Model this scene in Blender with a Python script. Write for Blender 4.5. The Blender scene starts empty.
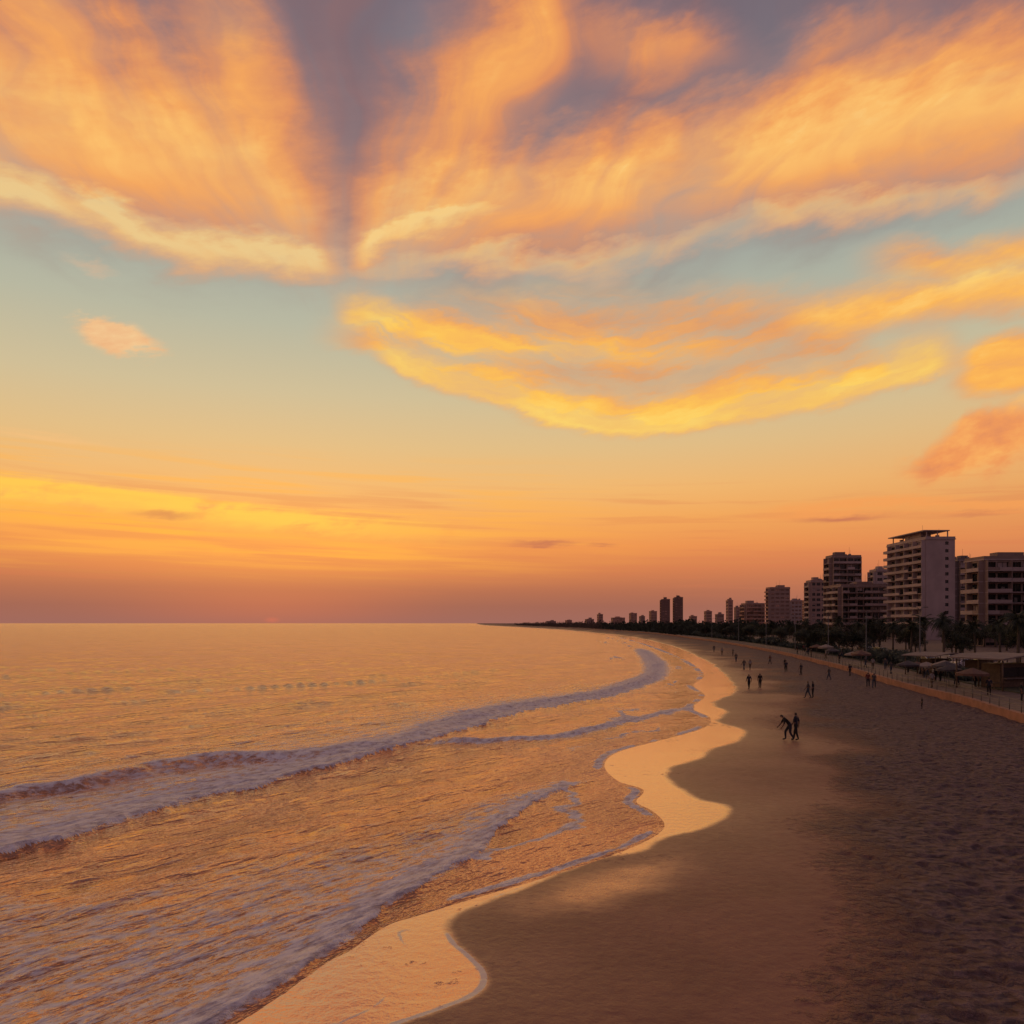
import bpy, math, random
import numpy as np
from mathutils import Vector, Matrix
random.seed(7); RNG=np.random.RandomState(5)
F=796.4; HY=623.0; CH=7.5
scene=bpy.context.scene
def lin(c):
    return tuple(((v/255)/12.92 if v/255<=0.04045 else ((v/255+0.055)/1.055)**2.4) for v in c)+(1.0,)
def gp(px,py,z=0.0):
    Y=(CH-z)*F/(py-HY); return ((px-512)/F*Y,Y)
# ------------------------------------------------------------------ node helper
class S:
    T=None
    def __init__(s,k): s.k=k
    def __add__(a,b): return m('ADD',a,b)
    def __radd__(a,b): return m('ADD',b,a)
    def __sub__(a,b): return m('SUBTRACT',a,b)
    def __rsub__(a,b): return m('SUBTRACT',b,a)
    def __mul__(a,b): return m('MULTIPLY',a,b)
    def __rmul__(a,b): return m('MULTIPLY',b,a)
    def __truediv__(a,b): return m('DIVIDE',a,b)
def setin(inp,v):
    if isinstance(v,S): S.T.links.new(v.k,inp)
    else: inp.default_value=v
def m(op,a,b=None,clamp=False):
    n=S.T.nodes.new('ShaderNodeMath'); n.operation=op; n.use_clamp=clamp
    setin(n.inputs[0],a)
    if b is not None: setin(n.inputs[1],b)
    return S(n.outputs[0])
def mx(a,b): return m('MAXIMUM',a,b)
def mn(a,b): return m('MINIMUM',a,b)
def clamp(a): return m('ADD',a,0.0,True)
def sst(a,b,x,lo=0.0,hi=1.0):
    n=S.T.nodes.new('ShaderNodeMapRange'); n.interpolation_type='SMOOTHSTEP'
    setin(n.inputs[0],x)
    for i,v in zip((1,2,3,4),(a,b,lo,hi)): n.inputs[i].default_value=v
    return S(n.outputs[0])
def comb(x,y,z=0.0):
    n=S.T.nodes.new('ShaderNodeCombineXYZ')
    for i,v in enumerate((x,y,z)): setin(n.inputs[i],v)
    return S(n.outputs[0])
def noise(v,sc=1.0,det=4,ro=0.55,dist=0.0):
    n=S.T.nodes.new('ShaderNodeTexNoise'); n.noise_dimensions='3D'
    setin(n.inputs['Vector'],v); n.inputs['Scale'].default_value=sc; n.inputs['Detail'].default_value=det
    n.inputs['Roughness'].default_value=ro; n.inputs['Distortion'].default_value=dist
    return S(n.outputs[0])
def noise2(x,y,det=4,ro=0.55):
    n=S.T.nodes.new('ShaderNodeTexNoise'); n.noise_dimensions='2D'
    setin(n.inputs['Vector'],comb(x,y)); n.inputs['Scale'].default_value=1.0; n.inputs['Detail'].default_value=det
    n.inputs['Roughness'].default_value=ro
    return S(n.outputs[0])
def voro(v,sc=1.0,feat='F1',rand=1.0):
    n=S.T.nodes.new('ShaderNodeTexVoronoi'); n.feature=feat; n.voronoi_dimensions='2D'
    setin(n.inputs['Vector'],v); n.inputs['Scale'].default_value=sc; n.inputs['Randomness'].default_value=rand
    return S(n.outputs['Distance'])
def mix(f,a,b):
    n=S.T.nodes.new('ShaderNodeMix'); n.data_type='RGBA'
    setin(n.inputs[0],f); setin(n.inputs[6],a); setin(n.inputs[7],b)
    return S(n.outputs[2])
def ramp(x,stops,interp='LINEAR'):
    n=S.T.nodes.new('ShaderNodeValToRGB'); setin(n.inputs[0],x); cr=n.color_ramp; cr.interpolation=interp
    while len(cr.elements)<len(stops): cr.elements.new(0.5)
    for e,(p,c) in zip(cr.elements,stops): e.position=p
    for e,(p,c) in zip(cr.elements,stops): e.color=c
    return S(n.outputs[0])
def attr(name):
    n=S.T.nodes.new('ShaderNodeAttribute'); n.attribute_name=name; return S(n.outputs['Fac'])
def geopos():
    n=S.T.nodes.new('ShaderNodeNewGeometry'); return S(n.outputs['Position'])
def sepxyz(v):
    n=S.T.nodes.new('ShaderNodeSeparateXYZ'); setin(n.inputs[0],v); return [S(o) for o in n.outputs]

# ------------------------------------------------------------------ WORLD
SUN_AZ=math.atan((270-512)/F); SUN_EL=math.radians(2.2)
world=bpy.data.worlds.new("World"); scene.world=world; world.use_nodes=True
S.T=world.node_tree; S.T.nodes.clear()
def PA(px,py):
    az=math.atan((px-512)/F); el=math.atan((HY-py)/F*math.cos(az)); return 512+F*az, HY-F*el
tc=S.T.nodes.new('ShaderNodeTexCoord'); X,Y,Z=sepxyz(S(tc.outputs['Generated']))
az=m('ARCTAN2',X,Y); el=m('ARCTAN2',Z,m('SQRT',X*X+Y*Y))
A=az*F+512.0; E=HY-el*F
CT=clamp((A+200.0)*(1/1424.0))
def curve(a,pts):
    n=S.T.nodes.new('ShaderNodeFloatCurve'); mp=n.mapping
    P=[PA(*p) for p in pts]
    P=[((x+200)/1424.0, y/700.0) for x,y in P]; P.sort()
    c=mp.curves[0]
    while len(c.points)<len(P): c.points.new(0.5,0.5)
    for q,(x,y) in zip(c.points,P): q.location=(x,y); q.handle_type='AUTO'
    mp.extend='HORIZONTAL'; mp.update()
    setin(n.inputs['Value'],CT)
    return S(n.outputs[0])*700.0
def nz(ax,ex,off,rot,det,ro=0.55):
    c,s=math.cos(rot),math.sin(rot)
    return noise2((A*c+E*s)*(1.0/ax)+off,(E*c-A*s)*(1.0/ex)+off*1.7,det,ro)
Wa=nz(190,110,1.3,0,2,0.5); Wb=nz(150,60,7.7,-0.12,3)
Wc=nz(60,22,3.1,-0.15,4,0.6)
Wd=nz(24,8,11.0,-0.2,3,0.62)
wsum=(Wb-0.5)*40.0+(Wc-0.5)*24.0+(Wd-0.5)*9.0
Aw=A+(Wa-0.5)*90.0; Ew=E+wsum
def band(pts,up,down,e=None):
    t=curve(A,pts)-(e or Ew)
    return sst(0.0,1.0,1.0-mx(t*(1.0/up),t*(-1.0/down)))
def xm(p0,p1,s0,s1=None):
    s1=s1 or s0
    a0=PA(p0,400)[0]; a1=PA(p1,400)[0]
    if p1>1150: return sst(a0-s0,a0+s0,A)
    if p0<-150: return sst(a1-s1,a1+s1,A,1.0,0.0)
    return sst(a0-s0,a0+s0,A)*sst(a1-s1,a1+s1,A,1.0,0.0)
def ell(cx,cy,rx,ry,rot=0.0,a=None,e=None):
    c,s=math.cos(rot),math.sin(rot); ca,ce=PA(cx,cy)
    dx=(a or Aw)-ca; dy=(e or Ew)-ce
    u=dx*(c/rx)+dy*(s/rx); v=dy*(c/ry)-dx*(s/ry)
    return sst(0.0,1.0,1.0-m('SQRT',u*u+v*v))
# base sky
eld=el*(180/math.pi)
st=[(0,(160,106,94)),(1.2,(162,103,86)),(2.2,(178,109,82)),(3.8,(212,126,79)),(5.4,(236,147,80)),(7.4,(243,168,90)),(9.5,(240,182,110)),(12.3,(224,188,132)),
    (15.6,(206,189,150)),(20,(182,182,160)),(25,(162,169,160)),(31,(140,145,148)),(38,(122,118,130)),(60,(88,82,104))]
sky=ramp(clamp(eld*(1/60.0)),[(p/60.0,lin(c)) for p,c in st])
rt=sst(560,1050,A)*sst(400,560,E)
sky=mix(rt*0.32,sky,lin((196,122,92)))
glow=ell(170,532,500,52,0.04,a=A,e=E)
sky=mix(glow*(0.35+0.45*Wa),sky,lin((255,172,74)))
sky=mix(ell(272,606,200,36,0,a=A,e=E)*0.28,sky,lin((222,118,80)))
sky=mix(ell(272,620,10,4,0,a=A,e=E)*0.28,sky,lin((240,116,84)))
n1=nz(230,9,2.0,0.025,4)
sk=sst(0.47,0.66,n1)*sst(452,492,E)*sst(545,590,E,1.0,0.0)
sky=mix(sk*0.5*xm(-400,560,150),sky,lin((255,178,72)))
sky=mix(sst(0.5,0.34,n1)*sst(480,505,E)*sst(570,605,E,1.0,0.0)*0.26,sky,lin((216,122,82)))
Es=E+(n1-0.5)*26.0+(Wd-0.5)*8.0
b1=band([(-100,484),(0,486),(80,490),(150,497),(220,508),(320,518),(420,526),(520,538),(620,548)],12,26,e=Es)*xm(-300,400,60,130)
sky=mix(b1*0.95*sst(0.22,0.5,Wc),sky,lin((255,200,80)))
b1b=band([(-100,500),(0,512),(120,524),(220,545),(320,556),(420,560)],9,12,e=Es)*xm(-300,360,60,100)
sky=mix(b1b*0.6*sst(0.3,0.6,n1),sky,lin((255,180,66)))
Est=E+(n1-0.5)*10.0+(Wd-.5)*6.0
for (cx,cy,rx,ry,al) in [(545,543,50,4.5,0.75),(602,545,22,3,0.5),(165,515,44,6,0.55),(840,518,50,6,0.7),(985,512,40,5,0.5)]:
    sky=mix(ell(cx,cy,rx,ry,0.0,a=A,e=Est)*al,sky,lin((190,108,84)))
sky=mix(band([(760,515),(850,505),(900,502),(1000,505),(1100,503)],10,9,e=Es)*xm(770,1400,40)*0.7,sky,lin((245,158,86)))
# ---- cloud A (great fan)
fa,fe=PA(350,262)
dx=A-fa; dy=(fe+105.0)-E
rq=m('SQRT',dx*dx+dy*dy)
th=m('ARCTAN2',dx,dy+0.01)+(Wa-0.5)*0.42+(Wc-.5)*0.05; rr=rq+(Wb-0.5)*40.0
s1=noise2(th*2.4+3.0,rr*(1/330.0),3,0.5)
s2=noise2(th*6.5+(rq*0.0022)+1.0,rr*(1/170.0)+9.0,4,0.55)
cn=sst(105,300,rq,0.25,1.0)
s1=(s1-0.5)*cn; s2=(s2-0.5)*cn
lowc=[(-150,170),(0,200),(60,222),(150,245),(240,262),(350,270),(480,280),(560,276),(640,262),(740,240),(830,222),(930,206),(1024,190),(1150,180)]
t=curve(A,lowc)-Ew
dens=sst(-42,62,t+s1*80.0+s2*50.0)
dA=dens*(0.70+0.30*sst(-0.20,0.10,s1*0.55+s2*0.45))
dA=dA*(1.0-0.5*ell(425,15,70,40))*(1.0-0.35*ell(240,15,60,40))
b_left=band([(-100,95),(0,112),(100,130),(200,152),(290,190),(345,240)],140,110)*xm(-200,345,90,46)
b_leftlow=band([(-100,160),(0,178),(90,212),(180,244),(260,254),(340,260)],46,36)*xm(-200,350,90,36)
b_diag=ell(262,100,200,70,math.radians(62))
b_r1=band([(340,255),(380,222),(440,205),(520,190),(600,180),(700,165),(800,142),(900,115),(1024,85),(1200,40)],80,86)*xm(346,1500,38,50)
b_r1hi=band([(340,258),(370,240),(400,226),(450,216),(520,208),(600,205)],30,36)*xm(345,540,26,100)
b_r2=band([(340,262),(440,264),(540,264),(620,255),(720,230),(850,205),(1000,178)],28,22)*xm(330,1500,40)
b_top=ell(645,50,110,42,0.1)*0.5+ell(820,50,130,40,-0.2)*0.42+ell(455,125,210,100,-0.75)*0.5+ell(530,25,110,60,-0.9)*0.32+ell(50,30,240,90,0.25)*0.6
L=mx(mx(b_left*0.74,b_leftlow*0.92),mx(mx(b_r1*0.76,b_r1hi*0.96),mx(b_r2*0.72,b_diag*0.58)))
L=mx(L,b_top)+0.07
dark=ell(322,150,140,48,math.radians(70))
L=L*(1.0-0.45*dark)
Lm=clamp(L*(1.0+0.24*s2+0.22*s1)+(s2*0.34+(Wc-0.5)*0.20+(Wd-.5)*.08+(Wb-.5)*.12)*sst(0.02,0.4,L)+s1*0.34)
colA=ramp(Lm,[(0.0,lin((116,98,107))),(0.14,lin((146,109,109))),(0.32,lin((192,126,100))),(0.52,lin((228,145,90))),(0.74,lin((247,167,90))),(0.9,lin((254,190,104))),(1.0,lin((255,208,126)))])
dA=mx(dA,mx(b_leftlow*0.75,b_r1hi*0.9))
sky=mix(clamp(dA*0.96),sky,colA)
# ---- cloud B : streamlines follow its belly
bl=curve(A,[(250,345),(350,352),(420,388),(500,410),(570,430),(630,438),(690,432),(780,416),(860,400),(950,374),(1050,366)])
bu=curve(A,[(250,315),(340,303),(430,290),(520,283),(640,278),(760,285),(840,310),(900,345),(950,362),(1050,365)])
Eb=E+(Wb-0.5)*16.0+(Wc-0.5)*14.0+(Wd-0.5)*8.0
fl=bl-Eb
Bs=noise2(A*(1/150.0)+fl*(1/110.0),fl*(1/24.0)+4.0-A*(1/260.0),4,0.58)
ins=sst(-8,34,Eb-bu)*sst(-6,14,fl)*xm(345,950,44,20)
body=ins*(0.46+0.6*sst(0.34,0.62,Bs))
gap=band([(340,362),(450,362),(560,372),(640,380),(760,360),(900,350)],16,12,e=Eb)*xm(330,500,30,90)
body=body*(1.0-0.6*gap)
edge=sst(0.0,1.0,1.0-mx((fl-8.0)*(1/48.0),(fl-8.0)*(-1/12.0)))*xm(376,950,24,16)
top=band([(250,318),(345,316),(400,325),(450,345),(520,350),(600,352),(700,356),(800,350)],30,18,e=Eb)*xm(340,680,16,130)
LB=clamp(0.18+edge*0.66*(0.6+0.8*Wa)+top*0.45+(Bs-0.5)*0.85+(Wc-.5)*.25)
colB=ramp(LB,[(0.0,lin((206,144,108))),(0.25,lin((230,160,100))),(0.5,lin((247,174,86))),(0.75,lin((255,194,80))),(1.0,lin((255,214,102)))])
dB=clamp(mx(body,mx(edge*0.95,top*0.85)*(0.5+0.8*Bs)))
sky=mix(dB*0.94,sky,colB)
# wisps to the right of B
w1=band([(760,322),(840,320),(900,310),(960,300),(1024,292),(1200,280)],42,24,e=Eb)*xm(790,1600,55)
w2=band([(860,266),(920,260),(960,268),(1024,252),(1200,250)],26,34,e=Eb)*xm(885,1600,40)
w3=sst(0.0,0.6,ell(1012,362,74,38,-0.1,e=Eb,a=A+(Wb-.5)*60.))
LC=clamp(0.22+w1*0.5+w3*0.35+w2*0.25+(Bs-0.5)*0.7+(Wc-.5)*.7)
dC=clamp(mx(mx(w1,w2*0.85),w3)*(0.45+0.6*Bs+0.5*Wc))
colC=ramp(LC,[(0.0,lin((214,142,104))),(0.35,lin((240,158,86))),(0.7,lin((254,182,82))),(1.0,lin((255,206,112)))])
sky=mix(dC*0.95,sky,colC)
# ---- cloud D puff
Dn=nz(46,30,41.0,-0.3,4,0.6)
ed=E+(Dn-0.5)*30.0+(Wd-.5)*8.0
du=curve(A,[(800,470),(900,462),(935,440),(955,424),(968,405),(1024,400),(1150,405)])
dl=curve(A,[(800,470),(900,482),(950,488),(1000,476),(1024,466),(1150,455)])
dD=sst(-5,14,ed-du)*sst(-4,18,dl-ed)*sst(PA(880,440)[0],PA(922,440)[0],A+(Dn-.5)*30.)
LD=clamp(sst(400,455,E,1.0,0.5)+(Dn-0.5)*1.5+(Wd-.5)*.4+0.05)
sky=mix(dD*0.92,sky,ramp(LD,[(0,lin((212,128,92))),(0.5,lin((240,150,86))),(1,lin((255,184,98)))]))
# ---- small clouds
Ee=E+(Dn-0.5)*18.0+(Wd-.5)*18.0
sky=mix(sst(0.0,0.6,ell(117,337,52,20,0.16,a=A+(Wd-.5)*34.,e=Ee))*0.8,sky,mix(Wd,lin((240,164,110)),lin((255,212,150))))
sky=mix(ell(90,266,30,9,0.2,a=A,e=Ee)*0.35,sky,lin((230,180,140)))
sky=mix(ell(45,437,75,8,0.08,a=A,e=Es)*0.55,sky,lin((245,190,125)))
# behind the viewer: dusk
fd=m('COSINE',az-SUN_AZ)
back=sst(-0.25,0.62,fd,1.0,0.0)
dusk=ramp(clamp(eld*(1/60.0)),[(0,lin((116,88,98))),(0.12,lin((134,98,104))),(0.35,lin((116,98,114))),(1.0,lin((80,80,102)))])
sky=mix(back*0.9,sky,dusk)
sky=mix(sst(42,70,eld)*0.9,sky,lin((90,82,102)))
nish=S.T.nodes.new('ShaderNodeTexSky'); nish.sky_type='NISHITA'; nish.sun_disc=False
nish.sun_elevation=SUN_EL; nish.sun_rotation=SUN_AZ; nish.dust_density=3.0
bg1=S.T.nodes.new('ShaderNodeBackground'); S.T.links.new(nish.outputs[0],bg1.inputs[0]); bg1.inputs[1].default_value=0.004
bg2=S.T.nodes.new('ShaderNodeBackground'); S.T.links.new(sky.k,bg2.inputs[0]); bg2.inputs[1].default_value=1.0
ad=S.T.nodes.new('ShaderNodeAddShader'); S.T.links.new(bg1.outputs[0],ad.inputs[0]); S.T.links.new(bg2.outputs[0],ad.inputs[1])
wo=S.T.nodes.new('ShaderNodeOutputWorld'); S.T.links.new(ad.outputs[0],wo.inputs[0])
world.cycles.sampling_method='NONE'

sl=bpy.data.lights.new('sun','SUN'); sl.energy=0.06; sl.angle=math.radians(60); sl.color=(1.0,0.50,0.22)
so=bpy.data.objects.new('sun',sl); scene.collection.objects.link(so)
sa,se=SUN_AZ,math.radians(4)
d=Vector((math.sin(sa)*math.cos(se),math.cos(sa)*math.cos(se),math.sin(se)))
so.rotation_euler=d.to_track_quat('Z','Y').to_euler()

# ------------------------------------------------------------------ materials
def newmat(name):
    mt=bpy.data.materials.new(name); mt.use_nodes=True; S.T=mt.node_tree
    return mt,mt.node_tree.nodes['Principled BSDF']
def bump(h,strength,dist,prev=None):
    n=S.T.nodes.new('ShaderNodeBump'); setin(n.inputs['Strength'],strength); setin(n.inputs['Distance'],dist)
    setin(n.inputs['Height'],h)
    if prev is not None: setin(n.inputs['Normal'],prev)
    return S(n.outputs[0])
def simple(name,col,rough=0.7,var=0.15,sc=2.0,metal=0.0,bmp=0.0):
    mt,b=newmat(name)
    tcn=S.T.nodes.new('ShaderNodeTexCoord'); n=noise(S(tcn.outputs['Object']),sc,3,0.6)
    c1=tuple(v*(1-var) for v in col)+(1,); c2=tuple(min(1,v*(1+var)) for v in col)+(1,)
    setin(b.inputs['Base Color'],mix(sst(0.3,0.7,n),c1,c2)); b.inputs['Roughness'].default_value=rough; b.inputs['Metallic'].default_value=metal
    if bmp: setin(b.inputs['Normal'],bump(n,0.5,bmp))
    return mt

# ------------------------------------------------------------------ numpy noise
def vn(x,y,seed=0):
    ix=np.floor(x).astype(np.int64); iy=np.floor(y).astype(np.int64); fx=(x-ix); fy=(y-iy)
    fx=fx*fx*(3-2*fx); fy=fy*fy*(3-2*fy)
    def h(a,b):
        n=(a*374761393+b*668265263+seed*982451653)&0xffffffff
        n=((n^(n>>13))*1274126177)&0xffffffff
        return ((n^(n>>16))&0xffff)/65535.0
    return (h(ix,iy)*(1-fx)+h(ix+1,iy)*fx)*(1-fy)+(h(ix,iy+1)*(1-fx)+h(ix+1,iy+1)*fx)*fy
def fbm(x,y,o=4,seed=0):
    r=0;a=1;t=0
    for i in range(o): r=r+a*vn(x*2**i+i*17.3,y*2**i-i*9.1,seed+i); t+=a; a*=0.5
    return r/t
def nsst(a,b,x):
    t=np.clip((x-a)/(b-a),0,1); return t*t*(3-2*t)
def catmull(P,n=5):
    P=[np.array(p,float) for p in P]; out=[]
    for i in range(len(P)-1):
        p0=P[max(i-1,0)];p1=P[i];p2=P[i+1];p3=P[min(i+2,len(P)-1)]
        for k in range(n):
            t=k/n; out.append(0.5*((2*p1)+(-p0+p2)*t+(2*p0-5*p1+4*p2-p3)*t*t+(-p0+3*p1-3*p2+p3)*t**3))
    out.append(P[-1]); return np.array(out)
def pxline(L,n=5):
    q=catmull(L,n); q[:,1]=np.maximum(q[:,1],HY+0.4)
    return np.array([gp(a,b) for a,b in q])
def sdist(x,y,P,lim=None):
    best=np.full(x.shape,1e12); sg=np.ones(x.shape); tt=np.zeros(x.shape); ns=len(P)-1
    for i in range(ns):
        ax,ay=P[i]; bx,by=P[i+1]; ex,ey=bx-ax,by-ay; l2=ex*ex+ey*ey
        if l2<1e-9: continue
        px=x-ax; py=y-ay; t=np.clip((px*ex+py*ey)/l2,0,1)
        qx=px-t*ex; qy=py-t*ey; dd=qx*qx+qy*qy
        k=dd<best-1e-9
        cr=ex*py-ey*px
        best=np.where(k,dd,best); sg=np.where(k,np.where(cr>=0,1.0,-1.0),sg); tt=np.where(k,(i+t)/ns,tt)
    return np.sqrt(best)*sg,tt
near_tail=[(-100,-400),(-40,-80),(-16,-8),(-10,7)]
WEpx=[(215,1024),(262,995),(300,968),(345,942),(378,922),(410,912),(460,897),(520,880),(590,858),(636,840),(655,826),(645,812),(628,802),(636,790),(612,782),(598,766),(612,752),(660,739),(698,728),(706,718),(688,708),(702,696),(690,685),(702,676),(692,665),(673,655),(650,646),(620,637.5),(590,633.4),(560,630.5),(520,627.8),(490,626.2),(478,625.2),(476,624.2)]
WE=np.vstack([np.array(near_tail,float),pxline(WEpx,4)])
DRpx=[(380,1032),(440,1012),(478,995),(487,976),(472,958),(453,940),(450,920),(486,902),(520,890),(560,874),(600,858),(640,851),(662,838),(700,829),(729,815),(726,806),(700,801),(690,794),(672,782),(668,770),(700,760),(712,750),(738,742),(742,730),(716,722),(726,712),(712,703),(734,693),(730,681),(717,668),(700,658),(674,647),(632,637),(595,633),(565,630.1),(523,627.5),(493,625.9),(481,624.9),(478,624.1)]
DR=np.vstack([np.array([(-98,-400),(-37,-80),(-9,-8),(-4,9)],float),pxline(DRpx,4)])
DYpx=[(905,1024),(885,930),(868,860),(850,800),(836,760),(812,715),(790,690),(755,668),(715,652),(672,641),(620,633.5),(560,628.6),(520,626.6),(490,625),(480,624)]
DY=np.vstack([np.array([(-60,-400),(-10,-80),(2,-8),(5,8)],float),pxline(DYpx,3)])
W1=pxline([(-260,850),(-120,822),(0,803),(100,785),(190,768),(240,763),(300,757),(400,742),(470,718),(520,706),(590,696),(640,682),(653,670),(648,658),(636,647)],4)
F1=pxline([(-260,930),(-120,882),(0,848),(60,836),(120,820),(200,797),(300,772),(400,748),(450,736),(500,718),(590,700),(646,684),(655,674)],4)
W2=pxline([(370,756),(430,746),(500,741),(560,735),(640,717),(690,706)],4)
W3=pxline([(90,1120),(150,1070),(215,1024),(262,995),(300,968),(345,940),(380,908),(430,880),(478,852),(490,832),(512,815),(540,799),(575,784),(600,778)],4)
KB=np.vstack([np.array([(20,-400),(24,-80),(29,0),(33,35)],float),np.array([gp(*p) for p in [(1024,727),(960,706),(900,690),(830,668),(760,651),(700,640.5),(640,633),(570,628),(530,626.2),(505,625)]])])

def grid(step,ncol):
    p=np.concatenate([np.arange(1400,420,-12),np.arange(420,8,-step),8*np.power(0.93,np.arange(0,44))])
    r=CH*F/p
    a=np.concatenate([np.radians(np.linspace(-180,-52,40)[:-1]),np.linspace(math.radians(-52),math.radians(52),ncol),np.radians(np.linspace(52,180,40)[1:])])
    R,T=np.meshgrid(r,a,indexing='ij')
    c=np.cos(np.clip(T,-math.radians(52),math.radians(52)))
    R=R/c
    return R*np.sin(T),R*np.cos(T)
def gridmesh(name,x,y,z,keep,attrs,mat):
    nr,nc=x.shape; idx=np.arange(nr*nc).reshape(nr,nc)
    q=np.stack([idx[:-1,:-1],idx[1:,:-1],idx[1:,1:],idx[:-1,1:]],-1).reshape(-1,4)[:, ::-1]
    kf=keep.reshape(-1)[q].any(1); q=q[kf]
    used=np.zeros(nr*nc,bool); used[q.reshape(-1)]=True; rm=np.cumsum(used)-1
    q=rm[q]; co=np.stack([x.reshape(-1)[used],y.reshape(-1)[used],z.reshape(-1)[used]],-1)
    me=bpy.data.meshes.new(name); me.vertices.add(len(co)); me.vertices.foreach_set('co',co.astype(np.float32).reshape(-1))
    me.loops.add(q.size); me.loops.foreach_set('vertex_index',q.reshape(-1).astype(np.int32))
    me.polygons.add(len(q)); me.polygons.foreach_set('loop_start',np.arange(0,q.size,4,dtype=np.int32)); me.polygons.foreach_set('loop_total',np.full(len(q),4,np.int32))
    me.update(calc_edges=True)
    me.polygons.foreach_set('use_smooth',np.ones(len(q),bool))
    for k,v in attrs.items():
        at=me.attributes.new(k,'FLOAT','POINT'); at.data.foreach_set('value',v.reshape(-1)[used].astype(np.float32))
    me.materials.append(mat); ob=bpy.data.objects.new(name,me); scene.collection.objects.link(ob)
    print(name,len(co)); return ob

def landz(on):
    return np.where(on>0,0.5*(1-np.exp(-np.maximum(on,0)*0.035)),np.maximum(0.05*on,-4))
def ground_z(px,py):
    on=-sdist(np.array([float(px)]),np.array([float(py)]),WE)[0]; return float(landz(on)[0])
# ---- sand material
sandm,b=newmat('sand')
pos=geopos(); wet=attr('wet'); dry=attr('dry'); fo=attr('foam'); near=attr('near'); sheen=attr('sheen')
nb=noise(pos,0.22,3,0.6); nf=noise(pos,3.0,4,0.65); ng=noise(pos,60.0,1,0.6)
damp=mix(sst(0.3,0.7,nb),(0.245,0.090,0.062,1),(0.340,0.138,0.092,1))
dryc=mix(sst(0.3,0.7,nf),(0.115,0.068,0.070,1),(0.255,0.165,0.162,1))
dn=clamp(dry+(nf-0.5)*0.7+(nb-0.5)*0.9)
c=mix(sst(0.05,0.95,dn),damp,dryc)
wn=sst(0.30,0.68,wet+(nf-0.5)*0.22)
c=mix(mx(wn,sheen*0.7),c,(0.80,0.47,0.28,1))  # warm sky reflection painted into base colour on wet and sheen areas
fw=sst(0.35,0.9,fo+(nf-0.5)*0.9)
c=mix(fw,c,(0.8,0.68,0.64,1))
c=mix(clamp((ng-0.45)*0.8)*(1.0-wn),c,(0.05,0.035,0.03,1))
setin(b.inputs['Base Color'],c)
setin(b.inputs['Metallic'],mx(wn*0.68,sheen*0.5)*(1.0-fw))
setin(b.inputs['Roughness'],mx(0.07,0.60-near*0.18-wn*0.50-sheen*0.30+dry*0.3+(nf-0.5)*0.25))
b.inputs['IOR'].default_value=1.45
setin(b.inputs['Coat Weight'],near*0.18*(1.0-sheen))
b.inputs['Coat Roughness'].default_value=0.36; b.inputs['Coat IOR'].default_value=1.7
foot=voro(pos,2.2)
rel=sst(0.0,0.5,foot)*0.9+nf*1.2
hgt=rel*sst(0.15,0.8,dn)+nf*0.16*(1.0-wn)+wn*nf*0.07
setin(b.inputs['Normal'],bump(hgt,1.0,0.30))
x,y=grid(1.0,900)
dWE,_=sdist(x,y,WE); dDR,_=sdist(x,y,DR); dDY,_=sdist(x,y,DY)
on=-dWE
z=landz(on)
wob=(fbm(x*0.8,y*0.8,4,3)-0.5)*1.0*np.clip(y/50,0.25,3)
soft=0.30+0.020*np.abs(y)
wet=nsst(-1,1,(dDR+wob*0.5)/soft)
dryA=nsst(-1,1,-(dDY)/(2.4+0.04*np.abs(y))+(fbm(x*0.15,y*0.15,3,9)-0.5)*1.8)
nearA=np.exp(-np.clip(-dDR,0,999)/(3.0+0.03*np.abs(y)))
hol=np.zeros(x.shape)
for k_,(fx_,sd_) in enumerate([(1.6,81),(2.3,83)]):
    v_=vn(x*fx_,y*fx_,sd_); hol=hol-0.07*nsst(0.62,0.86,v_)
z=z+(fbm(x*0.12,y*0.12,3,21)-0.5)*0.16*nsst(0,6,on)+ ((fbm(x*0.9,y*0.9,4,22)-0.5)*0.22+hol)*dryA*nsst(2,8,on)+hol*0.25*(1-dryA)*nsst(3,9,on)*nsst(.45,.7,vn(x*.2,y*.2,88))
f2=np.exp(-((dDR-0.06)/0.07)**2)*(y<22)*nsst(0.25,0.6,vn(x*0.7,y*0.7,5))+0.55*np.exp(-((dDR-0.1)/0.12)**2)*nsst(0.45,0.8,vn(x*0.3,y*0.3,6))*(y<60)
f2=f2+0.8*np.exp(-((dDR-0.9-(fbm(x*0.9,y*0.9,3,8)-.5)*1.6)/0.09)**2)*nsst(0.4,0.7,vn(x*0.6,y*0.6,15))*(y<26)
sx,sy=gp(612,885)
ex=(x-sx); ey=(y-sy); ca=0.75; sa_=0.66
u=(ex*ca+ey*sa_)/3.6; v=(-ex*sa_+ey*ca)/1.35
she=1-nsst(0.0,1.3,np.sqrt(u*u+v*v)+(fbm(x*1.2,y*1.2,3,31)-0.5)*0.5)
gm=gridmesh('sand_beach_ground',x,y,z,np.ones(x.shape,bool),dict(wet=wet,dry=dryA,foam=f2,sheen=she,near=nearA),sandm)

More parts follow.
